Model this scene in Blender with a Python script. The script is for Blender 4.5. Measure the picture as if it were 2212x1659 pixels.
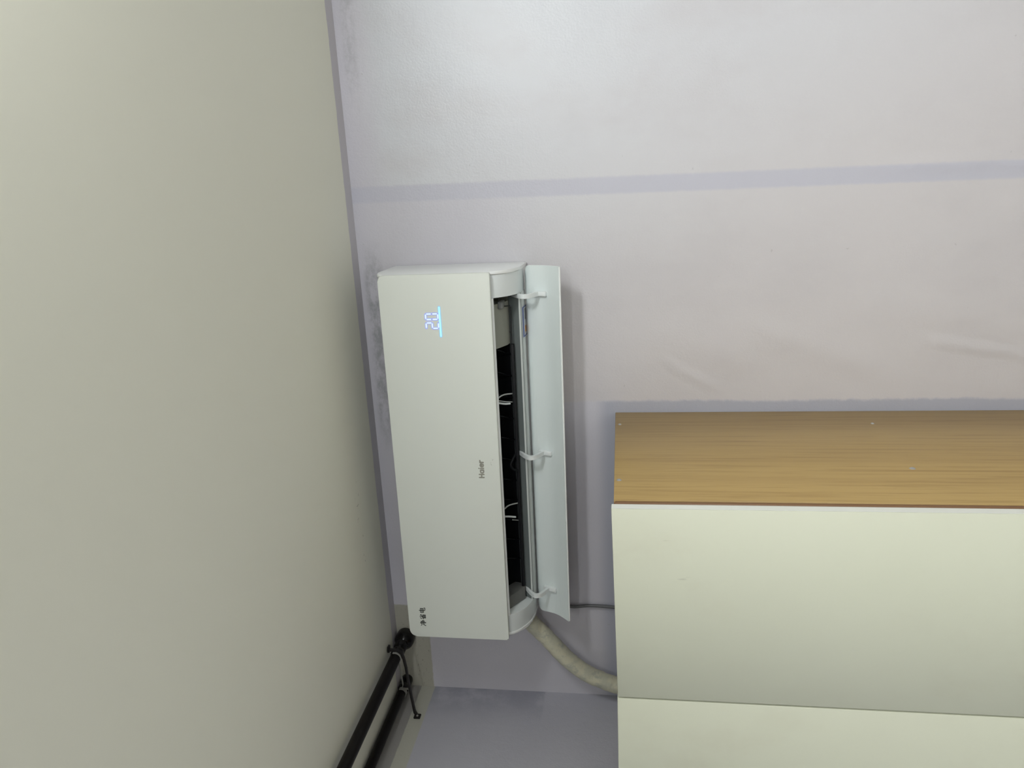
import bpy, bmesh, math, random
from mathutils import Vector, Matrix, noise as mnoise

for o in list(bpy.data.objects):
    bpy.data.objects.remove(o, do_unlink=True)
S = bpy.context.scene
COL = S.collection
random.seed(7)

# ------------------------------------------------------------------ camera
# the phone was held sideways: image right is the room's "down", image up is the room's "right"
RIGHT = Vector((0.9638096517, 0.2663400282, -0.0115734434))
UP = Vector((0.0502243126, -0.1387698277, 0.9890502785))
FWD = Vector((-0.2618176343, 0.9538374727, 0.1471244441))
cam_d = bpy.data.cameras.new('camera')
cam = bpy.data.objects.new('camera', cam_d)
COL.objects.link(cam)
M = Matrix((-UP, RIGHT, -FWD)).transposed().to_4x4()
M.translation = Vector((1.31448, -1.68, 2.0))
cam.matrix_world = M
cam_d.sensor_fit = 'HORIZONTAL'
cam_d.sensor_width = 36.0
cam_d.lens = 1600.0 / 2212.0 * 36.0
cam_d.clip_start = 0.02
S.camera = cam

# ------------------------------------------------------------------ world, exposure
w = bpy.data.worlds.new('world'); S.world = w
w.use_nodes = True
w.node_tree.nodes['Background'].inputs[0].default_value = (0.02, 0.02, 0.022, 1)
w.node_tree.nodes['Background'].inputs[1].default_value = 1.0
vs = S.view_settings
vs.view_transform = 'Standard'
vs.look = 'None'
vs.gamma = 1.0
vs.use_curve_mapping = False
vs.exposure = 0.0
LAMP_NEAR = 88.0     # emission of the ceiling lamp near the air conditioner
LAMP_FILL = 172.0      # emission of the unseen fill lamp added deeper in the room
LAMP_COLOR = (0.965, 1.0, 1.0)

# ------------------------------------------------------------------ node helpers
def srgb(r, g, b):
    f = lambda c: (c / 255 / 12.92) if c / 255 <= 0.04045 else ((c / 255 + 0.055) / 1.055) ** 2.4
    return (f(r), f(g), f(b), 1.0)

class NT:
    def __init__(s, name):
        s.m = bpy.data.materials.new(name)
        s.m.use_nodes = True
        s.t = s.m.node_tree
        s.b = s.t.nodes['Principled BSDF']
        s._xyz = None
    def n(s, kind): return s.t.nodes.new(kind)
    def link(s, a, b): s.t.links.new(a, b)
    def put(s, sock, v):
        if hasattr(v, 'is_output'): s.link(v, sock)
        else: sock.default_value = v
    def coord(s):
        if s._xyz is None:
            tc = s.n('ShaderNodeTexCoord'); sp = s.n('ShaderNodeSeparateXYZ')
            s.link(tc.outputs['Object'], sp.inputs[0])
            s._tc = tc.outputs['Object']
            s._xyz = sp.outputs
        return s._xyz
    def vec(s, sx=1, sy=1, sz=1, ox=0, oy=0, oz=0):
        s.coord()
        mp = s.n('ShaderNodeMapping')
        mp.inputs['Scale'].default_value = (sx, sy, sz)
        mp.inputs['Location'].default_value = (ox, oy, oz)
        s.link(s._tc, mp.inputs['Vector'])
        return mp.outputs[0]
    def noise(s, scale=5, detail=3, rough=.5, vec=None, dist=0.0):
        k = s.n('ShaderNodeTexNoise')
        k.inputs['Scale'].default_value = scale
        k.inputs['Detail'].default_value = detail
        k.inputs['Roughness'].default_value = rough
        k.inputs['Distortion'].default_value = dist
        s.link(vec if vec is not None else s.vec(), k.inputs['Vector'])
        return k.outputs['Fac']
    def math(s, op, a, b=0.0, clamp=False):
        k = s.n('ShaderNodeMath'); k.operation = op; k.use_clamp = clamp
        s.put(k.inputs[0], a); s.put(k.inputs[1], b)
        return k.outputs[0]
    def step(s, v, lo, hi, a=0.0, b=1.0):       # smooth ramp of v from lo to hi
        k = s.n('ShaderNodeMapRange'); k.interpolation_type = 'SMOOTHSTEP'
        s.put(k.inputs['Value'], v)
        if lo > hi: lo, hi, a, b = hi, lo, b, a
        k.inputs['From Min'].default_value = lo; k.inputs['From Max'].default_value = hi
        k.inputs['To Min'].default_value = a; k.inputs['To Max'].default_value = b
        return k.outputs[0]
    def mul(s, *vals):
        r = vals[0]
        for v in vals[1:]: r = s.math('MULTIPLY', r, v)
        return r
    def mix(s, fac, a, b):
        k = s.n('ShaderNodeMix'); k.data_type = 'RGBA'
        s.put(k.inputs[0], fac); s.put(k.inputs[6], a); s.put(k.inputs[7], b)
        return k.outputs[2]
    def bump(s, h, strength=.2, dist=.001, normal=None):
        k = s.n('ShaderNodeBump')
        k.inputs['Strength'].default_value = strength
        k.inputs['Distance'].default_value = dist
        s.link(h, k.inputs['Height'])
        if normal is not None: s.link(normal, k.inputs['Normal'])
        return k.outputs[0]
    def done(s, color=None, rough=None, normal=None, metallic=None, spec=None):
        if color is not None: s.put(s.b.inputs['Base Color'], color)
        if rough is not None: s.put(s.b.inputs['Roughness'], rough)
        if normal is not None: s.link(normal, s.b.inputs['Normal'])
        if metallic is not None: s.b.inputs['Metallic'].default_value = metallic
        if spec is not None: s.b.inputs['Specular IOR Level'].default_value = spec
        return s.m

def plain(name, rgb, rough=.5, var=.04, scale=20, metallic=0, spec=None, bump=0.0, bscale=400):
    k = NT(name)
    c = srgb(*rgb)
    nz = k.noise(scale, 3)
    dk = tuple(x * (1 - var) for x in c[:3]) + (1,)
    lt = tuple(min(1, x * (1 + var)) for x in c[:3]) + (1,)
    col = k.mix(nz, dk, lt)
    nm = k.bump(k.noise(bscale, 2), bump, .0005) if bump else None
    return k.done(col, rough, nm, metallic, spec)

def emissive(name, rgb, strength):
    k = NT(name)
    nz = k.noise(40, 1)
    k.put(k.b.inputs['Base Color'], (0.1, 0.1, 0.1, 1))
    k.put(k.b.inputs['Emission Color'], k.mix(nz, rgb + (1,), tuple(min(1, c * 1.02) for c in rgb) + (1,)))
    k.b.inputs['Emission Strength'].default_value = strength
    return k.m

# ------------------------------------------------------------------ mesh helpers
def link_obj(name, me, mat=None, parent=None, smooth=False):
    o = bpy.data.objects.new(name, me)
    COL.objects.link(o)
    if mat is not None: me.materials.append(mat)
    if parent is not None: o.parent = parent
    if smooth:
        for p in me.polygons: p.use_smooth = True
    return o

def sharp_by_angle(me, ang):
    bm = bmesh.new(); bm.from_mesh(me)
    for e in bm.edges:
        e.smooth = not (len(e.link_faces) == 2 and e.calc_face_angle(0) > ang)
    bm.to_mesh(me); bm.free()

def mesh(name, verts, faces, mat=None, parent=None, smooth=False, sharp=None):
    me = bpy.data.meshes.new(name)
    me.from_pydata([tuple(v) for v in verts], [], faces)
    bm = bmesh.new(); bm.from_mesh(me)
    bmesh.ops.remove_doubles(bm, verts=bm.verts, dist=1e-6)
    bmesh.ops.recalc_face_normals(bm, faces=bm.faces)
    bm.to_mesh(me); bm.free()
    o = link_obj(name, me, mat, parent, smooth)
    if smooth and sharp is not None: sharp_by_angle(me, sharp)
    return o

def from_bm(name, bm, mat=None, parent=None, smooth=False, sharp=None):
    bmesh.ops.recalc_face_normals(bm, faces=bm.faces)
    me = bpy.data.meshes.new(name); bm.to_mesh(me); bm.free()
    o = link_obj(name, me, mat, parent, smooth)
    if smooth and sharp is not None: sharp_by_angle(me, sharp)
    return o

def bm_box(bm, a, b, bev=0.0, seg=2):
    x0, y0, z0 = a; x1, y1, z1 = b
    r = bmesh.ops.create_cube(bm, size=1.0)
    for v in r['verts']:
        v.co = Vector(((x0 + x1) / 2 + v.co.x * (x1 - x0), (y0 + y1) / 2 + v.co.y * (y1 - y0), (z0 + z1) / 2 + v.co.z * (z1 - z0)))
    if bev:
        es = list({e for v in r['verts'] for e in v.link_edges})
        bmesh.ops.bevel(bm, geom=es, offset=bev, segments=seg, affect='EDGES', profile=.5)

def box(name, a, b, mat, parent=None, bev=0.0, seg=2):
    bm = bmesh.new(); bm_box(bm, a, b, bev, seg)
    return from_bm(name, bm, mat, parent, smooth=bev > 0, sharp=math.radians(50))

def extrude_x(name, prof, x0, x1, mat, parent=None, smooth=True, sharp=math.radians(35), bev=0.0):
    n = len(prof)
    bm = bmesh.new()
    a = [bm.verts.new((x0, y, z)) for y, z in prof]
    b = [bm.verts.new((x1, y, z)) for y, z in prof]
    for i in range(n):
        j = (i + 1) % n
        bm.faces.new((a[i], a[j], b[j], b[i]))
    fa = bm.faces.new(a); fb = bm.faces.new(b[::-1])
    if bev:
        es = list(fa.edges) + list(fb.edges)
        bmesh.ops.bevel(bm, geom=es, offset=bev, segments=3, affect='EDGES', profile=.5)
    ng = [f for f in bm.faces if len(f.verts) > 4]
    bmesh.ops.triangulate(bm, faces=ng)
    return from_bm(name, bm, mat, parent, smooth, sharp)

def plate_y(name, x0, x1, z0, z1, y0, y1, radii, mat, parent=None, bev=.0015):
    """rounded rectangle in XZ, thickness y0..y1; radii = (bottom left, bottom right, top right, top left)"""
    pts = []
    cs = [(x0, z0, radii[0], 180), (x1, z0, radii[1], 270), (x1, z1, radii[2], 0), (x0, z1, radii[3], 90)]
    sg = [(1, 1), (-1, 1), (-1, -1), (1, -1)]
    for (cx, cz, r, a0), (sx, sz) in zip(cs, sg):
        for k in range(7):
            a = math.radians(a0 + 90 * k / 6)
            pts.append((cx + sx * r + r * math.cos(a), cz + sz * r + r * math.sin(a)))
    bm = bmesh.new()
    A = [bm.verts.new((x, y0, z)) for x, z in pts]
    B = [bm.verts.new((x, y1, z)) for x, z in pts]
    n = len(pts)
    for i in range(n):
        bm.faces.new((A[i], A[(i + 1) % n], B[(i + 1) % n], B[i]))
    fa = bm.faces.new(A); bm.faces.new(B[::-1])
    if bev:
        bmesh.ops.bevel(bm, geom=list(fa.edges), offset=bev, segments=3, affect='EDGES', profile=.5)
    return from_bm(name, bm, mat, parent, True, math.radians(40))

def catmull(P, per=12):
    P = [Vector(p) for p in P]
    Q = [P[0] * 2 - P[1]] + P + [P[-1] * 2 - P[-2]]
    out = []
    for i in range(1, len(Q) - 2):
        p0, p1, p2, p3 = Q[i - 1], Q[i], Q[i + 1], Q[i + 2]
        for k in range(per):
            t = k / per
            out.append(.5 * ((2 * p1) + (p2 - p0) * t + (2 * p0 - 5 * p1 + 4 * p2 - p3) * t * t + (3 * p1 - p0 - 3 * p2 + p3) * t ** 3))
    out.append(P[-1])
    return out

def tube(name, path, r, mat, parent=None, seg=16, rf=None, cap=True):
    path = [Vector(p) for p in path]
    n = len(path)
    T = [(path[min(i + 1, n - 1)] - path[max(i - 1, 0)]).normalized() for i in range(n)]
    u = T[0].orthogonal().normalized()
    vs_, fs = [], []
    s = 0
    for i in range(n):
        if i: s += (path[i] - path[i - 1]).length
        u = (u - T[i] * u.dot(T[i])).normalized(); v = T[i].cross(u)
        for k in range(seg):
            a = 2 * math.pi * k / seg
            rr = rf(s, a) if rf else r
            vs_.append(path[i] + (u * math.cos(a) + v * math.sin(a)) * rr)
    for i in range(n - 1):
        for k in range(seg):
            l = (k + 1) % seg
            fs.append((i * seg + k, i * seg + l, (i + 1) * seg + l, (i + 1) * seg + k))
    if cap:
        fs.append(tuple(range(seg))); fs.append(tuple(range((n - 1) * seg, n * seg)))
    return mesh(name, vs_, fs, mat, parent, True, math.radians(50))

def lathe_y(name, cx, cz, prof, mat, parent=None, seg=32):
    """prof: list of (y, radius) around an axis along Y through (cx, cz)"""
    vs_, fs = [], []
    n = len(prof)
    for y, r in prof:
        for k in range(seg):
            a = 2 * math.pi * k / seg
            vs_.append((cx + r * math.cos(a), y, cz + r * math.sin(a)))
    for i in range(n - 1):
        for k in range(seg):
            l = (k + 1) % seg
            fs.append((i * seg + k, i * seg + l, (i + 1) * seg + l, (i + 1) * seg + k))
    fs.append(tuple(range(seg))); fs.append(tuple(range((n - 1) * seg, n * seg)))
    return mesh(name, vs_, fs, mat, parent, True, math.radians(40))

def strokes_bm(bm, lines, ox, oz, sx, sz, wd, y0, y1):
    """flat round-ended strokes in the XZ plane, from y0 (front) to y1"""
    def prism(pts, y0):
        A = [bm.verts.new((x, y0, z)) for x, z in pts]; B = [bm.verts.new((x, y1, z)) for x, z in pts]
        n = len(pts)
        bm.faces.new(A); bm.faces.new(B[::-1])
        for i in range(n): bm.faces.new((A[i], B[i], B[(i + 1) % n], A[(i + 1) % n]))
    h = wd / 2
    base_y, cnt = y0, 0
    for ln in lines:
        P = [Vector((ox + x * sx, oz + z * sz)) for x, z in ln]
        for a, b in zip(P, P[1:]):
            cnt += 1; y0 = base_y - cnt * 1.2e-5
            d = b - a
            ang = math.atan2(d.y, d.x)
            pts = []
            for k in range(7): t = ang + math.pi / 2 + math.pi * k / 6; pts.append((a.x + h * math.cos(t), a.y + h * math.sin(t)))
            for k in range(7): t = ang - math.pi / 2 + math.pi * k / 6; pts.append((b.x + h * math.cos(t), b.y + h * math.sin(t)))
            prism(pts, y0)

def tag(o, label, cat, group=None):
    o['label'] = label; o['category'] = cat
    if group: o['group'] = group
    return o

def structure(o):
    o['kind'] = 'structure'
    return o

def root(name, loc, label, cat, group=None):
    o = bpy.data.objects.new(name, None); COL.objects.link(o)
    o.location = loc
    o.empty_display_size = .05
    return tag(o, label, cat, group)

# ------------------------------------------------------------------ room surfaces
CEIL = 2.607
RX, RY = 3.3, -4.6       # room reaches from the corner (0,0) to here

def wall_paint(k, base):
    """shared fine relief of the rolled wall paint"""
    h1 = k.noise(230, 3, .6)
    h2 = k.noise(18, 3, .5)
    b = k.bump(h1, .35, .0012)
    return k.bump(h2, .25, .006, b)

CREASES = [(.925, 1.935, .815, 1.76, .022, .7), (1.01, 1.80, .83, 1.33, .055, 1.0), (.99, 1.96, .875, 1.66, .06, .7), (.955, 1.40, .875, 1.00, .022, .9),
           (1.31, 1.56, 1.30, 1.05, .026, .8), (1.06, 1.60, .95, 1.10, .05, .5)]
def mat_wall_back():
    k = NT('lavender_wall_paint')
    X, Y, Z = k.coord()
    wob = k.math('SUBTRACT', k.noise(9, 4, .6), .5)
    wob2 = k.math('SUBTRACT', k.noise(45, 4, .7), .5)
    # coordinates with an uneven hand-painted edge
    xw = k.math('ADD', X, k.math('ADD', k.mul(wob, .014), k.mul(wob2, .012)))
    zw = k.math('ADD', Z, k.math('ADD', k.mul(wob, .06), k.mul(wob2, .02)))
    # the bare band leans a little: its left edge runs from 1.289 at the ceiling to 1.275 low down
    xb = k.math('SUBTRACT', k.math('ADD', X, k.mul(wob2, .006)), k.mul(k.math('SUBTRACT', Z, 2.6), .010))
    lav = srgb(202, 200, 208)
    warm = srgb(205, 201, 203)
    cool = srgb(205, 208, 214)
    big = k.noise(2.2, 3, .55)
    col = k.mix(k.step(big, .35, .7), lav, srgb(197, 195, 203))
    # the later warm coat, right of the band and left of it
    right = k.mul(k.step(xb, 1.318, 1.326), k.step(zw, 2.575, 2.50))
    left = k.mul(k.step(xb, 1.291, 1.283), k.step(xw, .803, .812), k.step(k.math('ADD', zw, k.mul(X, .28)), 2.72, 2.45))
    coat = k.math('ADD', right, left, True)
    tone = k.mix(k.step(k.math('ADD', k.mul(X, .55), k.mul(Z, .35)), 1.15, 1.75), warm, cool)
    tone = k.mix(k.mul(k.step(k.noise(5, 4, .6, k.vec(1, 1, .6)), .42, .75), .55), tone, srgb(195, 191, 194))
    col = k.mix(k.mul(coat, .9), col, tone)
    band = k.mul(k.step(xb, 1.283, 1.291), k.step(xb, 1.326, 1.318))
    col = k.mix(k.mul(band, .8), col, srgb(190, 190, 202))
    # bluish margin along the cabinet, with the occlusion shade darkened into its colour
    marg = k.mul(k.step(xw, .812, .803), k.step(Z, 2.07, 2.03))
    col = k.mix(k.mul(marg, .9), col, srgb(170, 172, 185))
    # bare cream plaster around the pipes
    pl = k.mul(k.step(xw, .252, .247), k.step(k.math('ADD', Z, k.mul(wob2, .006)), 2.515, 2.519))
    scuff = k.step(k.noise(70, 4, .65, k.vec(1, 1, 2.2)), .60, .66)
    plc = k.mix(k.mul(scuff, .55), srgb(172, 170, 158), srgb(108, 100, 90))
    col = k.mix(pl, col, plc)
    # grey mould above the unit, thinner far right
    m1 = k.mul(k.step(X, .66, .80), k.step(X, 1.22, 1.10), k.step(Z, 2.545, 2.562), k.step(Z, 2.603, 2.586))
    m2 = k.mul(k.step(X, 1.45, 1.60), k.step(Z, 2.555, 2.57), k.step(Z, 2.60, 2.585))
    mz = k.step(k.noise(46, 6, .75, k.vec(.55, 1, 1)), .36, .66)
    mm = k.math('ADD', k.mul(m1, .55), k.mul(m2, .28))
    col = k.mix(k.mul(mm, mz), col, srgb(116, 122, 122))
    # small dark specks
    sp = k.step(k.noise(60, 2, .5), .74, .78)
    col = k.mix(k.mul(sp, .25), col, srgb(140, 136, 134))
    # relief: roller stipple, sagging creases near the cabinet
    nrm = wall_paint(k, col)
    cr = k.n('ShaderNodeTexWave')
    cr.wave_type = 'BANDS'; cr.bands_direction = 'DIAGONAL'
    cr.inputs['Scale'].default_value = 1.6; cr.inputs['Distortion'].default_value = 5.0
    cr.inputs['Detail'].default_value = 2.0; cr.inputs['Detail Scale'].default_value = 1.2
    k.link(k.vec(1.2, 1, .35), cr.inputs['Vector'])
    crm = k.mul(cr.outputs['Fac'], k.step(X, 1.15, .9), k.step(Z, 2.1, 1.8))
    # creases pressed into the wall cover (x0, z0 -> x1, z1, half width, depth)
    tot = None
    for x0, z0, x1, z1, hw, dp in CREASES:
        ln = math.hypot(x1 - x0, z1 - z0); tx, tz = (x1 - x0) / ln, (z1 - z0) / ln
        dx = k.math('SUBTRACT', X, x0); dz = k.math('SUBTRACT', Z, z0)
        al = k.math('ADD', k.mul(dx, tx), k.mul(dz, tz))
        ac_ = k.math('ABSOLUTE', k.math('ADD', k.math('SUBTRACT', k.mul(dz, tx), k.mul(dx, tz)), k.mul(wob, .03)))
        g = k.mul(k.step(ac_, hw, 0.0), k.step(al, 0.0, ln * .3), k.step(al, ln, ln * .7), dp)
        tot = g if tot is None else k.math('ADD', tot, g)
    nrm = k.bump(k.math('ADD', tot, k.mul(crm, .6)), .35, .006, nrm)
    return k.done(col, .38, nrm, spec=.5)

def mat_wall_left():
    k = NT('grey_lavender_wall_paint')
    X, Y, Z = k.coord()
    wob2 = k.math('SUBTRACT', k.noise(45, 4, .7), .5)
    zz = k.math('ADD', Z, k.mul(wob2, .004))
    col = k.mix(k.noise(6, 4, .6), srgb(180, 180, 190), srgb(190, 190, 199))
    ac_shade = k.mul(k.step(Y, -.15, -.005), k.step(zz, 2.208, 2.216), k.step(k.noise(14, 5, .65), .25, .6))  # air conditioner's cast shadow by the corner, painted into the wall colour
    col = k.mix(k.mul(ac_shade, .75), col, srgb(148, 149, 162))
    col = k.mix(k.step(zz, 2.512, 2.5155), col, srgb(184, 184, 173))
    col = k.mix(k.step(zz, 2.550, 2.553), col, srgb(150, 148, 145))
    sp = k.step(k.noise(55, 3, .6), .70, .76)
    col = k.mix(k.mul(sp, .3), col, srgb(140, 136, 138))
    return k.done(col, .5, wall_paint(k, col), spec=.4)

def mat_ceiling():
    k = NT('cream_ceiling_paint')
    X, Y, Z = k.coord()
    wob = k.math('SUBTRACT', k.noise(14, 4, .6), .5)
    col = k.mix(k.noise(1.3, 3), srgb(225, 225, 210), srgb(230, 229, 215))
    yy = k.math('ADD', Y, k.mul(wob, .010))
    strip = k.step(yy, -.0425, -.0405)
    col = k.mix(strip, col, srgb(196, 193, 197))
    sp = k.mul(k.step(k.noise(90, 2), .66, .72), k.step(X, .4, .5), k.step(X, .70, .62), k.step(Y, -.19, -.175), k.step(Y, -.15, -.165))
    col = k.mix(k.mul(sp, .5), col, srgb(150, 147, 140))
    nrm = k.bump(k.noise(120, 3), .15, .0008)
    return k.done(col, .75, nrm, spec=.25)

wall_pm = plain('plain_wall_paint', (226, 225, 224), .6, .03, 4, bump=.2)
floor_m = plain('pale_floor_tile', (214, 212, 206), .4, .06, 6)

def room_box(name, a, b, mat):
    return structure(box(name, a, b, mat))
T_ = .12
room_box('wall_back', (-T_, 0, 0), (RX + T_, T_, CEIL), mat_wall_back())
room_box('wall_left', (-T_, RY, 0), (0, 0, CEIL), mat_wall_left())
room_box('wall_right', (RX, RY, 0), (RX + T_, 0, CEIL), wall_pm)
room_box('wall_front', (-T_, RY - T_, 0), (RX + T_, RY, CEIL), wall_pm)
room_box('ceiling', (-T_, RY - T_, CEIL), (RX + T_, T_, CEIL + .1), mat_ceiling())
room_box('floor', (-T_, RY - T_, -.1), (RX + T_, T_, 0), floor_m)

# ------------------------------------------------------------------ ceiling lamps (outside the frame; the far one is added for fill)
lamp_white = plain('lamp_white_metal', (235, 235, 232), .4, .02)
def ceiling_lamp(x, y, strength, label, drop):
    t = root('ceiling_lamp', (x, y, CEIL), label, 'lamp', 'round ceiling lamps')
    def ring(name, prof, mat):
        vs_, fs = [], []; seg = 40
        for r, z in prof:
            for k in range(seg):
                a = 2 * math.pi * k / seg; vs_.append((r * math.cos(a), r * math.sin(a), z))
        for i in range(len(prof) - 1):
            for k in range(seg):
                l = (k + 1) % seg; fs.append((i * seg + k, i * seg + l, (i + 1) * seg + l, (i + 1) * seg + k))
        fs.append(tuple(range(seg))); fs.append(tuple(range((len(prof) - 1) * seg, len(prof) * seg)))
        return mesh(name, vs_, fs, mat, t, True, math.radians(40))
    ring('base', [(.150, -.0005), (.158, -.010), (.158, -drop + .043), (.150, -drop + .041)], lamp_white)
    ring('diffuser', [(.148, -drop + .0405), (.147, -drop + .022), (.137, -drop + .008), (.115, -drop)], emissive('lamp_diffuser', LAMP_COLOR, strength))
    return t
ceiling_lamp(1.88, -1.30, LAMP_NEAR, 'round white ceiling lamp nearest the air conditioner', .105)
ceiling_lamp(1.88, -3.40, LAMP_FILL, 'round white fill lamp, added unseen at the far end of the room', .105)

# ------------------------------------------------------------------ air conditioner
ac_white = plain('ac_white_plastic', (238, 241, 240), .30, .015, 6, bump=.05, bscale=900)
ac_panel_m = plain('ac_panel_plastic', (223, 227, 220), .42, .012, 5, bump=.05, bscale=1200)
ac_cheek_m = plain('ac_cheek_plastic', (222, 228, 228), .35, .015, 8)
ac_grey = plain('ac_grey_plastic', (206, 211, 209), .25, .03, 12)
ac_duct_floor = plain('ac_duct_floor_plastic', (112, 119, 118), .2, .05, 15)
ac_black = plain('ac_black_plastic', (16, 18, 21), .45, .2, 60)
ac_blade = plain('ac_blade_plastic', (14, 16, 19), .5, .15, 60, spec=.25)
ac_olive = plain('ac_olive_grey_plastic', (140, 142, 132), .5, .05, 40)
ac_foam = plain('ac_grey_foam', (110, 112, 110), .8, .1, 80)
ac_arm_m = plain('ac_arm_plastic', (228, 233, 233), .4, .02, 20)

OX, OZ = .7145, 2.213
ac = root('air_conditioner', (OX, 0, OZ), 'white wall-mounted air conditioner with glowing 20 display and opened flap', 'air conditioner')
ac.rotation_euler = (0, .0040, 0)
def L(P): return [(y, z - OZ) for y, z in P]
XR, XL = 1.141 - OX, .288 - OX          # ends of the unit
IR, IL = 1.0853 - OX, .3400 - OX        # ends of the outlet

top_curve = [(-.002, 2.520), (-.110, 2.520), (-.140, 2.5185), (-.160, 2.514), (-.172, 2.507), (-.178, 2.497)]
cheek_curve = [(-.178, 2.276), (-.1765, 2.269), (-.171, 2.2585), (-.164, 2.249), (-.153, 2.239), (-.140, 2.2302), (-.128, 2.2243), (-.116, 2.2195),
               (-.098, 2.2160), (-.080, 2.2143), (-.049, 2.2130), (-.002, 2.2130)]
# middle section with the outlet cut into it
lip = [(-.002, 2.213), (-.049, 2.213), (-.080, 2.2143), (-.092, 2.2156), (-.0975, 2.2170), (-.0995, 2.2192), (-.0980, 2.2218), (-.0880, 2.2345),
       (-.0760, 2.2550), (-.0620, 2.2850), (-.0580, 2.3200), (-.0750, 2.3350), (-.1200, 2.3250), (-.1550, 2.2950), (-.1680, 2.2720), (-.1700, 2.2640),
       (-.1750, 2.2640), (-.1780, 2.2700)]
body = extrude_x('housing', L(lip + top_curve[::-1]), IL, IR, ac_white, ac)
full = L(top_curve + cheek_curve)
inset = L([(y + .0022, z - .0022) for y, z in top_curve] + [(min(-.0025, y * .987 + .0003), z + .0012) for y, z in cheek_curve])
for x0, x1, s0, s1 in ((XL + .0075, IL, XL, XL + .007), (IR, XR - .0075, XR - .007, XR)):
    extrude_x('corner_cover', inset, x0, x1, ac_cheek_m, ac, bev=.0008)
    extrude_x('end_cap', full, s0, s1, ac_white, ac, bev=.0022)
# glossy sloping outlet floor and rounded lip
floor_prof = [(-.0965, 2.2156), (-.0998, 2.2172), (-.1010, 2.2196), (-.0994, 2.2226), (-.0892, 2.2352), (-.0774, 2.2554), (-.0766, 2.2550), (-.0880, 2.2345), (-.0980, 2.2218), (-.0995, 2.2192), (-.0975, 2.2170), (-.0960, 2.2161)]
extrude_x('outlet_floor', L(floor_prof), IL + .0005, IR - .0005, ac_duct_floor, ac)
extrude_x('outlet_lip', L([(-.0850, 2.2142), (-.0925, 2.2149), (-.0985, 2.2164), (-.1015, 2.2190), (-.1010, 2.2215), (-.1000, 2.2220), (-.0995, 2.2190), (-.0975, 2.2168), (-.0920, 2.2155), (-.0850, 2.2148)]),
          IL - .0005, IR + .0005, ac_grey, ac)
def liner(x0, x1, mat, name):
    outer = [(-.0812, 2.2470), (-.0762, 2.2555), (-.0622, 2.2850), (-.0582, 2.3195), (-.0752, 2.3345), (-.1199, 2.3245), (-.1548, 2.2945), (-.1678, 2.2718), (-.1695, 2.2655)]
    inner = [(-.1675, 2.2652), (-.1660, 2.2705), (-.1535, 2.2925), (-.1190, 2.3225), (-.0758, 2.3325), (-.0600, 2.3185), (-.0640, 2.2858), (-.0778, 2.2566), (-.0826, 2.2478)]
    return extrude_x(name, L(outer + inner), x0, x1, mat, ac, True, math.radians(60))
liner(IL + .001, .9715 - OX, ac_black, 'duct_liner')
liner(.9720 - OX, IR - .001, ac_olive, 'duct_end_liner')
# curved olive block that closes the right end of the duct, and the grey foam at the left one
extrude_x('duct_end_block', L([(-.158, 2.270), (-.140, 2.262), (-.110, 2.2485), (-.092, 2.2455), (-.086, 2.2520), (-.086, 2.300), (-.120, 2.310), (-.150, 2.290)]), .9725 - OX, 1.068 - OX, ac_olive, ac)
box('motor_cover', (1.056 - OX, -.140, 2.2500 - OZ), (1.072 - OX, -.105, 2.2620 - OZ), ac_foam, ac, .003)
tube('trim_wire', [(1.0781 - OX, -.130, 2.2600 - OZ), (1.0612 - OX, -.132, 2.2605 - OZ), (1.0590 - OX, -.112, 2.2395 - OZ), (1.0550 - OX, -.100, 2.2400 - OZ), (.9740 - OX, -.0995, 2.2400 - OZ)], .0013, ac_black, ac, 8)
extrude_x('duct_foam', L([(-.150, 2.268), (-.100, 2.236), (-.086, 2.240), (-.080, 2.262), (-.110, 2.285)]), IL + .002, IL + .034, ac_foam, ac)
# link bar and air guide blades, all dark
bm = bmesh.new(); bm_box(bm, (IL + .012, -.1005, 2.2365 - OZ), (.9715 - OX, -.0905, 2.2440 - OZ), .001)
from_bm('blade_link_bar', bm, ac_blade, ac, True, math.radians(50))
def blade_mesh():
    prof = [(-.086, 2.2455), (-.104, 2.2452), (-.112, 2.2500), (-.108, 2.2560), (-.120, 2.2600), (-.138, 2.2720), (-.140, 2.2880), (-.110, 2.3060), (-.080, 2.3100), (-.072, 2.2800)]
    bm = bmesh.new(); P = L(prof)
    a = [bm.verts.new((-.0008, y, z)) for y, z in P]; b = [bm.verts.new((.0008, y, z)) for y, z in P]
    for i in range(len(P)):
        j = (i + 1) % len(P); bm.faces.new((a[i], a[j], b[j], b[i]))
    bm.faces.new(a); bm.faces.new(b[::-1])
    bmesh.ops.recalc_face_normals(bm, faces=bm.faces)
    me = bpy.data.meshes.new('air_guide_blade'); bm.to_mesh(me); bm.free()
    me.materials.append(ac_blade)
    return me
bmz = blade_mesh()
for i in range(12):
    o = bpy.data.objects.new('air_guide_blade', bmz); COL.objects.link(o); o.parent = ac
    o.location = (.395 + .0505 * i - OX, 0, 0)
    o.rotation_euler = (0, 0, math.radians(28))
# hook of the middle link
tube('link_hook', catmull([(.712 - OX, -.098, 2.2455 - OZ), (.704 - OX, -.112, 2.2500 - OZ), (.694 - OX, -.118, 2.2540 - OZ), (.682 - OX, -.112, 2.2500 - OZ), (.672 - OX, -.098, 2.2400 - OZ)], 6), .0028, ac_blade, ac, 8)
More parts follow.
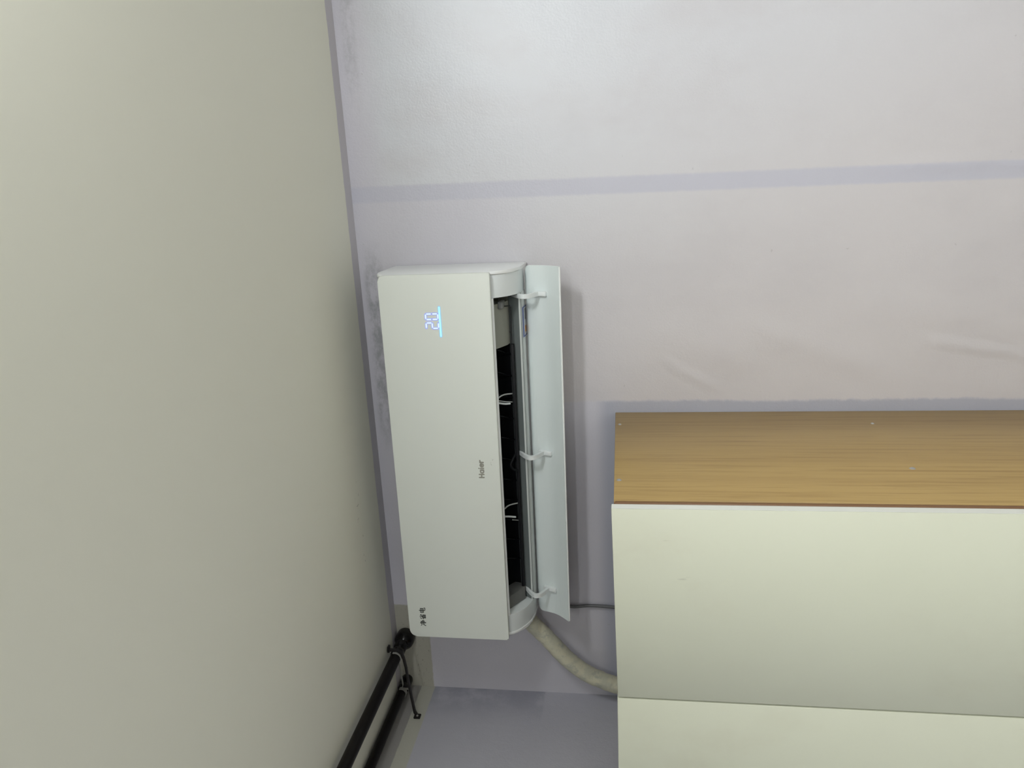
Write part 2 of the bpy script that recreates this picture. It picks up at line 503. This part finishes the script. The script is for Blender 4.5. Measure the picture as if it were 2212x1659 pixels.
# white struts that cross the outlet
def AL(P): return [(x - OX, y, z - OZ) for x, y, z in P]
def strut(arc, rod, fing):
    st = tube('strut', catmull(AL(arc), 6), .0017, ac_grey, ac, 8)
    tube('strut_finger', catmull(AL(fing), 5), .0022, ac_cheek_m, st, 10)
    tube('strut_rod', AL(rod), .0011, ac_grey, st, 8)
strut([(.8629, -.150, 2.2683), (.8617, -.128, 2.2646), (.8590, -.108, 2.2583), (.8552, -.088, 2.2440)],
      [(.8566, -.150, 2.2686), (.8453, -.120, 2.2562), (.8350, -.088, 2.2440)], [(.8519, -.152, 2.2686), (.8450, -.135, 2.2571), (.8409, -.120, 2.2481)])
strut([(.6003, -.150, 2.2669), (.5959, -.128, 2.2650), (.5915, -.108, 2.2584), (.5873, -.088, 2.2420)],
      [(.5584, -.120, 2.2551), (.5420, -.088, 2.2430)], [(.5817, -.152, 2.2676), (.5737, -.135, 2.2587), (.5656, -.120, 2.2482)])

# front panel, a separate flat cover with soft corners
panel = plate_y('front_panel', XL - .0030, XR - .0005, 2.2670 - OZ, 2.5040 - OZ, -.1905, -.1785, (.004, .004, .012, .016), ac_panel_m, ac, .0022)
extrude_x('panel_seam', L([(-.1786, 2.275), (-.1786, 2.4990), (-.1780, 2.4990), (-.1780, 2.275)]), XL + .003, XR - .003, ac_foam, ac)
# lettering and display on the panel
logo_m = plain('logo_grey_print', (152, 150, 141), .35, .04)
black_m = plain('black_print', (22, 24, 24), .5, .1)
FY0, FY1 = -.19075, -.1900
def ring(cx, cz, rx, rz, a0, a1, n=12):
    return [(cx + rx * math.cos(math.radians(a0 + (a1 - a0) * i / n)), cz + rz * math.sin(math.radians(a0 + (a1 - a0) * i / n))) for i in range(n + 1)]
bm = bmesh.new()
H = .0102
logo = [[(0, 0), (0, 1)], [(.68, 0), (.68, 1)], [(0, .5), (.68, .5)],
        ring(1.33, .35, .32, .35, 0, 360), [(1.65, .70), (1.65, 0)],
        [(2.04, 0), (2.04, .68)], [(2.04, 1.0), (2.04, 1.01)],
        [(2.42, .37), (3.02, .37)], ring(2.72, .35, .32, .35, 5, 315),
        [(3.36, 0), (3.36, .70)], [(3.36, .42), (3.45, .60), (3.60, .69), (3.78, .70)]]
strokes_bm(bm, logo, .6930 - OX, 2.3025 - OZ, H * 1.03, H, .0031, FY0, FY1)
from_bm('logo', bm, logo_m, panel)
ch = [
    [[(.06, .88), (.2, .72)], [(.04, .1), (.22, .45)], [(.5, .98), (.34, .74)], [(.48, .86), (.76, .86), (.64, .72)],
     [(.36, .68), (.86, .68), (.86, .32), (.36, .32)], [(.28, .5), (.98, .5)], [(.6, .68), (.6, .06), (.48, .12)]],
    [[(.5, .98), (.5, .68)], [(.28, .9), (.14, .70)], [(.7, .9), (.9, .74)], [(.78, .74), (.5, .56), (.08, .42)],
     [(.28, .5), (.28, .02)], [(.28, .48), (.8, .48), (.8, .02)], [(.28, .33), (.8, .33)], [(.28, .18), (.8, .18)], [(.28, .03), (.8, .03)]],
    [[(.14, .82), (.14, .3)], [(.14, .8), (.82, .8), (.82, .3)], [(.14, .55), (.82, .55)], [(.14, .32), (.82, .32)],
     [(.48, 1), (.48, .1), (.6, .02), (.9, .02), (.95, .16)]]]
for i, c in enumerate(ch):
    bm = bmesh.new()
    strokes_bm(bm, c, .3145 + .0168 * i - OX, 2.4625 - OZ, .0150, .0142, .0016, FY0, FY1)
    from_bm('slogan_character', bm, black_m, panel)
smd = plain('pale_smudge', (168, 170, 162), .6, .2, 300)
bm = bmesh.new()
strokes_bm(bm, [[(0, 0), (.3, .2)], [(.5, .1), (.55, .2)], [(.9, -.3), (1.2, -.25)], [(1.1, -.5), (1.15, -.5)]], .722 - OX, 2.2840 - OZ, .012, .010, .0007, -.19062, -.1900)
from_bm('smudge', bm, smd, panel)

seg_m = emissive('display_segment_light', (.72, .90, 1.0), 1.0)
halo_m = emissive('display_diffused_light', (.34, .40, .86), .85)
bar_m = emissive('display_bar_light', (.42, .94, 1.0), 1.0)
barh_m = emissive('display_bar_diffused_light', (.28, .62, .92), .85)
SEG = {'a': [(.12, 1), (.88, 1)], 'b': [(1, .93), (1, .57)], 'c': [(1, .43), (1, .07)], 'd': [(.12, 0), (.88, 0)], 'e': [(0, .43), (0, .07)], 'f': [(0, .93), (0, .57)], 'g': [(.12, .5), (.88, .5)]}
def digit(ox, segs):
    d = bmesh.new()
    strokes_bm(d, [SEG[s] for s in segs], ox - OX, 2.3800 - OZ, .0115, .0262, .0058, -.19068, -.1900)
    h = from_bm('display_digit', d, halo_m, panel)
    b = bmesh.new()
    strokes_bm(b, [[(p[0][0] * .9 + p[1][0] * .1, p[0][1] * .9 + p[1][1] * .1), (p[1][0] * .9 + p[0][0] * .1, p[1][1] * .9 + p[0][1] * .1)] for p in (SEG[s] for s in segs)],
               ox - OX, 2.3800 - OZ, .0115, .0262, .0027, -.19085, -.1900)
    from_bm('lit_segments', b, seg_m, h)
digit(1.0280, 'abged'); digit(1.0470, 'abcdef')
bm = bmesh.new(); strokes_bm(bm, [[(0, 0), (1, 0)]], 1.0110 - OX, 2.3762 - OZ, .0610, 1, .0062, -.19068, -.1900)
hb = from_bm('display_bar', bm, barh_m, panel)
bm = bmesh.new(); strokes_bm(bm, [[(0, 0), (1, 0)]], 1.0112 - OX, 2.3762 - OZ, .0606, 1, .0034, -.19085, -.1900)
from_bm('lit_bar', bm, bar_m, hb)

# opened flap: long curved plate with a rim, ribbed inside
def mat_flap():
    k = NT('ac_flap_plastic')
    X, Y, Z = k.coord()
    col = k.mix(k.noise(8, 2), srgb(220, 229, 229), srgb(226, 234, 233))
    wv = k.n('ShaderNodeTexWave'); wv.wave_type = 'BANDS'; wv.bands_direction = 'Z'
    wv.inputs['Scale'].default_value = 105; wv.inputs['Distortion'].default_value = 0.0
    k.link(k.vec(.0, .0, 1), wv.inputs['Vector'])
    return k.done(col, .38, k.bump(wv.outputs['Fac'], .10, .0005), spec=.45)
flap_m = mat_flap()
FP = [(-.050, 2.2085), (-.0600, 2.2068), (-.0680, 2.2030), (-.0735, 2.1965), (-.0770, 2.1880), (-.0805, 2.1780), (-.0850, 2.1670), (-.0910, 2.1575), (-.0980, 2.1490), (-.1060, 2.1410), (-.1130, 2.1340), (-.1180, 2.1295)]
fp = [Vector((0, y, z - OZ)) for y, z in FP]
fp = catmull(fp, 4)
fx0, fx1 = .2950 - OX, 1.1405 - OX
def end_in(s):                     # rounded upper corners
    r = .013
    s = max(0, s - .014)
    return r - math.sqrt(max(0, r * r - (r - s) ** 2)) if s < r else 0.0
tl = [0]
for a, b in zip(fp, fp[1:]): tl.append(tl[-1] + (b - a).length)
nx = 24
def sheet(off):
    out = []
    for i, p in enumerate(fp):
        t = (fp[min(i + 1, len(fp) - 1)] - fp[max(i - 1, 0)]).normalized()
        nrm = Vector((0, -t.z, t.y)) * -1
        e = end_in(tl[i])
        for j in range(nx + 1):
            out.append(p + nrm * off + Vector((fx0 + e + (fx1 - fx0 - 2 * e) * j / nx, 0, 0)))
    return out
nr = len(fp); A = sheet(0.0); B = sheet(.0032)
vsx = A + B; N0 = len(A); fcs = []
ix = lambda i, j: i * (nx + 1) + j
for i in range(nr - 1):
    for j in range(nx):
        q = (ix(i, j), ix(i, j + 1), ix(i + 1, j + 1), ix(i + 1, j))
        fcs.append(q); fcs.append(tuple(N0 + v for v in q[::-1]))
    for j in (0, nx): fcs.append((ix(i, j), ix(i + 1, j), N0 + ix(i + 1, j), N0 + ix(i, j)))
for i in (0, nr - 1):
    for j in range(nx): fcs.append((ix(i, j), ix(i, j + 1), N0 + ix(i, j + 1), N0 + ix(i, j)))
flap = mesh('flap', vsx, fcs, flap_m, ac, True, math.radians(40))
# raised rim along the ends and the free edge
rim = []
e_pts = [(fp[i] + Vector((fx1 - end_in(tl[i]) - .0008, -.0004, .0002))) for i in range(0, nr, 2)] 
tube('rim', [Vector((fx0 + end_in(tl[i]) + .0012, fp[i].y, fp[i].z)) for i in range(nr)], .0016, ac_white, flap, 8)
tube('rim', [Vector((fx1 - end_in(tl[i]) - .0012, fp[i].y, fp[i].z)) for i in range(nr)], .0016, ac_white, flap, 8)
tube('rim', [Vector((fx0 + .001, fp[-1].y, fp[-1].z)), Vector((fx1 - .001, fp[-1].y, fp[-1].z))], .0018, ac_white, flap, 8)
# three hooked arms
def arm(xc):
    cl = catmull([Vector((0, y, z - OZ)) for y, z in [(-.086, 2.2370), (-.0985, 2.2290), (-.1120, 2.2200), (-.1220, 2.2095), (-.1200, 2.1990), (-.1100, 2.1920), (-.0980, 2.1850), (-.0880, 2.1795), (-.0815, 2.1760)]], 4)
    vs_, fs = [], []
    n = len(cl)
    for i, p in enumerate(cl):
        t = (cl[min(i + 1, n - 1)] - cl[max(i - 1, 0)]).normalized(); nn = Vector((0, -t.z, t.y))
        f = i / (n - 1)
        h = .0022 + .0012 * math.sin(math.pi * f) + .002 * max(0, f - .75)
        wx = .0046
        for sx, sn in ((-1, -1), (1, -1), (1, 1), (-1, 1)):
            vs_.append(Vector((xc - OX + sx * wx, 0, 0)) + p + nn * (sn * h))
    for i in range(n - 1):
        for k in range(4):
            l = (k + 1) % 4; fs.append((4 * i + k, 4 * i + l, 4 * i + 4 + l, 4 * i + 4 + k))
    fs.append((0, 1, 2, 3)); fs.append(tuple(4 * (n - 1) + k for k in range(4)))
    a = mesh('flap_arm', vs_, fs, ac_arm_m, flap, True, math.radians(40))
    bm = bmesh.new(); bm_box(bm, (xc - OX - .0052, -.0055, -.0165), (xc - OX + .0052, .0055, .0165), .0015)
    bmesh.ops.rotate(bm, verts=bm.verts, cent=(0, 0, 0), matrix=Matrix.Rotation(math.radians(-22), 3, 'X'))
    bmesh.ops.translate(bm, verts=bm.verts, vec=(0, -.0880, 2.1760 - OZ))
    from_bm('arm_foot', bm, ac_arm_m, a, True, math.radians(50))
for x in (.3630, .7135, 1.0800): arm(x)

# energy label stuck under the lip
lab_white = plain('label_white', (205, 207, 212), .4, .03)
lab_blue = plain('label_blue', (62, 84, 150), .4, .05)
lab_grey = plain('label_grey_text', (120, 124, 128), .5, .15, 300)
lab_or = plain('label_orange', (196, 128, 52), .4, .05)
LABP = [(-.0950, 2.2148), (-.0860, 2.21355), (-.0760, 2.2126), (-.0620, 2.2120), (-.0540, 2.2117)]
def lab(name, xa, xb, i0, i1, dz, mat, par):
    pr = LABP[i0:i1 + 1]
    P = [(y, z - dz) for y, z in pr] + [(y, z - dz + .0003) for y, z in pr[::-1]]
    return extrude_x(name, L(P), xa - OX, xb - OX, mat, par)
lb = lab('energy_label', .985, 1.052, 0, 4, 0, lab_white, ac)
lab('label_border', .985, .9875, 0, 4, .0004, lab_blue, lb); lab('label_border', 1.0495, 1.052, 0, 4, .0004, lab_blue, lb)
lab('label_border', .9875, 1.0495, 0, 1, .0004, lab_blue, lb)
lab('label_text', 1.022, 1.046, 2, 3, .0004, lab_grey, lb); lab('label_mark', .994, 1.008, 2, 3, .0004, lab_or, lb)

# ------------------------------------------------------------------ refrigerant hose and power cable
def mat_hose():
    k = NT('wrapped_hose_tape')
    X, Y, Z = k.coord()
    st = k.noise(22, 4, .6, k.vec(1.6, 1, 1.2))
    col = k.mix(k.step(st, .40, .62), srgb(206, 203, 180), srgb(190, 190, 172))
    col = k.mix(k.mul(k.step(k.noise(48, 4, .65, k.vec(1.1, .35, .8)), .52, .66), .38), col, srgb(132, 140, 138))
    return k.done(col, .38, k.bump(k.noise(120, 3, .6, k.vec(.6, .6, 1.6)), .4, .002), spec=.5)
hp = catmull([(.268, -.050, 2.2535), (.2386, -.048, 2.2320), (.1934, -.046, 2.1924), (.1385, -.045, 2.1480), (.0990, -.045, 2.1010), (.0790, -.045, 2.0600), (.0660, -.045, 2.0230), (.057, -.045, 1.960), (.053, -.045, 1.88), (.053, -.045, 1.76)], 14)
def hose_r(s, a):
    wr = mnoise.noise(Vector((s * 55, math.cos(a) * 1.4, math.sin(a) * 1.4)))
    sp = (s / .030 + a / (2 * math.pi)) % 1.0
    return .0205 + .0009 * sp + .0006 * wr
tag(tube('refrigerant_hose', hp, .02, mat_hose(), None, 28, hose_r), 'thick cream taped hose curving from the air conditioner down behind the wardrobe', 'hose')
cab_m = plain('grey_cable', (96, 97, 99), .45, .06, 80)
tag(tube('power_cable', catmull([(.330, -.012, 2.205), (.300, -.009, 2.180), (.274, -.008, 2.150), (.2650, -.008, 2.1326), (.2690, -.008, 2.0925), (.2690, -.008, 2.0600), (.2670, -.008, 2.0270), (.260, -.008, 1.95), (.250, -.008, 1.80)], 10), .0041, cab_m, None, 12),
    'thin grey power cable running from behind the flap down to the wardrobe top', 'cable')

# ------------------------------------------------------------------ heating pipes with bracket
pipe_m = plain('dark_pipe_paint', (11, 6, 6), .45, .25, 30, spec=.25)
fit_m = plain('black_fitting_paint', (8, 7, 7), .25, .2, 40, spec=.35)
grey_strap = plain('grey_strap_metal', (150, 150, 145), .5, .1, 60)
brk_m = plain('dark_bracket_metal', (20, 17, 16), .5, .2, 50)
def heating_pipe(x, z, r, fl, label):
    t = root('heating_pipe', (x, 0, z), label, 'pipe', 'heating pipes under the ceiling')
    lathe_y('pipe_run', 0, 0, [(-.001, r), (-2.6, r), (-4.595, r)], pipe_m, t)
    return t
p1 = heating_pipe(.1570, 2.5825, .0142, .0245, 'dark red-brown heating pipe farther from the wall, with a round flange')
lathe_y('flange', 0, -.0020, [(-.0005, .021), (-.004, .0250), (-.018, .0256), (-.028, .0248), (-.036, .0212), (-.042, .0150)], fit_m, p1)
lathe_y('coupling', 0, 0, [(-.042, .0150), (-.044, .0175), (-.066, .0175), (-.069, .0150)], fit_m, p1, 8)
lathe_y('collar', 0, 0, [(-.070, .0150), (-.0715, .0160), (-.090, .0160), (-.092, .0145)], fit_m, p1)
p2 = heating_pipe(.0205, 2.5905, .0118, .0155, 'slimmer dark heating pipe tucked into the wall corner')
lathe_y('flange', 0, 0, [(-.0005, .0150), (-.004, .0163), (-.014, .0163), (-.022, .0150), (-.028, .0120)], fit_m, p2)
lathe_y('coupling', 0, 0, [(-.030, .0125), (-.033, .0142), (-.046, .0142), (-.049, .0122)], fit_m, p2)
br = root('pipe_bracket', (0, -.117, 2.535), 'thin dark metal bracket holding both pipes, screwed to the left wall', 'bracket')
BY = -.117
def bl(P): return [Vector((x, y - BY, z - 2.535)) for x, y, z in P]
# flat arm from the foot to below the first pipe, then up to the ceiling
def strap(name, pts, wy, th, mat, par):
    pts = [Vector((p[0], (p[1] - BY) if len(p) == 3 else 0, p[-1] - 2.535)) for p in pts]
    vs_, fs = [], []; n = len(pts)
    for i, p in enumerate(pts):
        t = (pts[min(i + 1, n - 1)] - pts[max(i - 1, 0)]).normalized(); nn = Vector((-t.z, 0, t.x))
        for sy, sn in ((-1, -1), (1, -1), (1, 1), (-1, 1)):
            vs_.append(p + Vector((0, sy * wy / 2, 0)) + nn * (sn * th / 2))
    for i in range(n - 1):
        for k in range(4):
            l = (k + 1) % 4; fs.append((4 * i + k, 4 * i + l, 4 * i + 4 + l, 4 * i + 4 + k))
    fs.append((0, 1, 2, 3)); fs.append(tuple(4 * (n - 1) + k for k in range(4)))
    return mesh(name, vs_, fs, mat, par, True, math.radians(35))
strap('bracket_arm', [(.0035, -.117, 2.5350), (.0120, -.1165, 2.5395), (.0500, -.111, 2.5460), (.0900, -.105, 2.5520), (.1300, -.098, 2.5575), (.1560, -.096, 2.5620), (.1700, -.0955, 2.5670), (.1765, -.0950, 2.5770), (.1770, -.0950, 2.5960)], .009, .0042, brk_m, br)
strap('bracket_ear', [(.1660, -.087, 2.6025), (.1720, -.087, 2.6025), (.1800, -.087, 2.6015), (.1830, -.087, 2.6010)], .010, .0050, brk_m, br)
fo = plate_y('bracket_foot', -.0085, .0085, -.0115, .0055, -.0013, .0013, (.002,) * 4, brk_m, br, .0005)
fo.rotation_euler = (0, 0, math.radians(90)); fo.location = (.0016, -.004, 0)
sc = lathe_y('screw', 0, -.003, [(-.0013, .0030), (-.0030, .0028), (-.0036, .0016)], grey_strap, fo, 12)
def clamp(x, y, z, r):
    pts = [(x + r * math.cos(math.radians(a)), y, z + r * math.sin(math.radians(a))) for a in range(-200, 21, 10)]
    return strap('pipe_clamp', pts, .009, .0022, grey_strap, br)
clamp(.1570, -.098, 2.5825, .0154); clamp(.0205, -.058, 2.5905, .0130)
strap('clamp_tail', [(.1392, -.098, 2.5850), (.1370, -.096, 2.5760), (.0900, -.078, 2.5790), (.0480, -.062, 2.5830), (.0340, -.058, 2.5880)], .006, .0022, grey_strap, br)
strap('clamp_tail', [(.0338, -.058, 2.5890), (.0345, -.060, 2.5650), (.0365, -.104, 2.5470)], .006, .0020, grey_strap, br)

# ------------------------------------------------------------------ wardrobe
def mat_wood():
    k = NT('oak_laminate')
    X, Y, Z = k.coord()
    wv = k.vec(1, 14, .55)
    big = k.noise(1.0, 4, .55, wv, .4)
    fine = k.noise(1.0, 5, .65, k.vec(1, 120, 3.2), .3)
    hair = k.noise(1.0, 3, .6, k.vec(1, 420, 7))
    col = k.mix(k.step(big, .34, .66), srgb(165, 138, 89), srgb(173, 146, 94))
    col = k.mix(k.mul(k.step(fine, .48, .70), .6), col, srgb(141, 113, 70))
    col = k.mix(k.mul(k.step(hair, .58, .70), .35), col, srgb(122, 92, 52))
    return k.done(col, .42, k.bump(hair, .08, .0003), spec=.4)
wood_m = mat_wood()
edge_m = plain('brown_edge_band', (118, 86, 57), .45, .08, 40)
def mat_door():
    k = NT('cream_door_laminate')
    col = k.mix(k.noise(3, 3), srgb(209, 211, 191), srgb(215, 217, 199))
    dirt = k.step(k.noise(4, 5, .65, k.vec(1, 1, .7, 3, 0, 1)), .50, .74)
    col = k.mix(k.mul(dirt, .22), col, srgb(190, 184, 164))
    sc_ = k.mul(k.step(k.noise(26, 3, .7, k.vec(1, 1, .25)), .70, .74), .35)
    col = k.mix(sc_, col, srgb(160, 158, 146))
    return k.done(col, .5, k.bump(k.noise(300, 2), .05, .0004), spec=.35)
door_m = mat_door()
doore_m = plain('white_door_edge', (226, 228, 220), .4, .02)
scr_m = plain('screw_steel', (190, 190, 186), .3, .1, 200, metallic=.8)
ward = root('wardrobe', (.40, -.26, 0), 'tall wardrobe with oak side panel and cream doors below the air conditioner', 'wardrobe')
WO = Vector((.40, -.26, 0))
def wb(name, a, b, mat, par=None, bev=.001):
    a = Vector(a) - WO; b = Vector(b) - WO
    return box(name, a, b, mat, par or ward, bev, 1)
GAP = -.13
side = wb('side_panel', (.764, -.4975, .0), (.782, -.003, 2.0165), wood_m)
wb('edge_band', (.7645, -.5070, .0), (.7805, -.4978, 2.0160), edge_m, side, .002)
wb('side_panel', (.030, -.5055, .0), (.048, GAP, 2.0150), wood_m)
wb('top_panel', (.0485, -.5050, 1.9970), (.7635, GAP, 2.0150), wood_m)
wb('bottom_panel', (.0485, -.5050, .060), (.7635, GAP, .078), wood_m)
wb('back_panel', (.0485, GAP - .006, .0785), (.7635, GAP, 1.9965), wood_m)
wb('plinth', (.0485, -.490, .0), (.7635, -.472, .0595), wood_m)
d1 = wb('door', (.4082, -.5260, .065), (.7785, -.5085, 2.0205), door_m)
for v in d1.data.vertices:           # its top edge drops a little towards the other door
    if v.co.z > 1.9 and v.co.x < .2: v.co.z -= .0062
wb('edge_strip', (.77852, -.5255, .066), (.77915, -.5088, 2.0200), doore_m, d1, 0)
d2 = wb('door', (.0310, -.5260, .065), (.4048, -.5085, 2.0150), door_m)
for (y, z, r) in ((-.0926, 2.0065, .0042), (-.4107, 2.0078, .0050), (-.0923, 1.4740, .0040), (-.3472, 1.4844, .0055)):
    bm = bmesh.new()
    bmesh.ops.create_cone(bm, cap_ends=True, segments=14, radius1=r, radius2=r * .55, depth=.0018, matrix=Matrix.Translation((.7828 - WO.x, y - WO.y, z - WO.z)) @ Matrix.Rotation(math.radians(90), 4, 'Y'))
    from_bm('screw', bm, scr_m, side, True, math.radians(40))
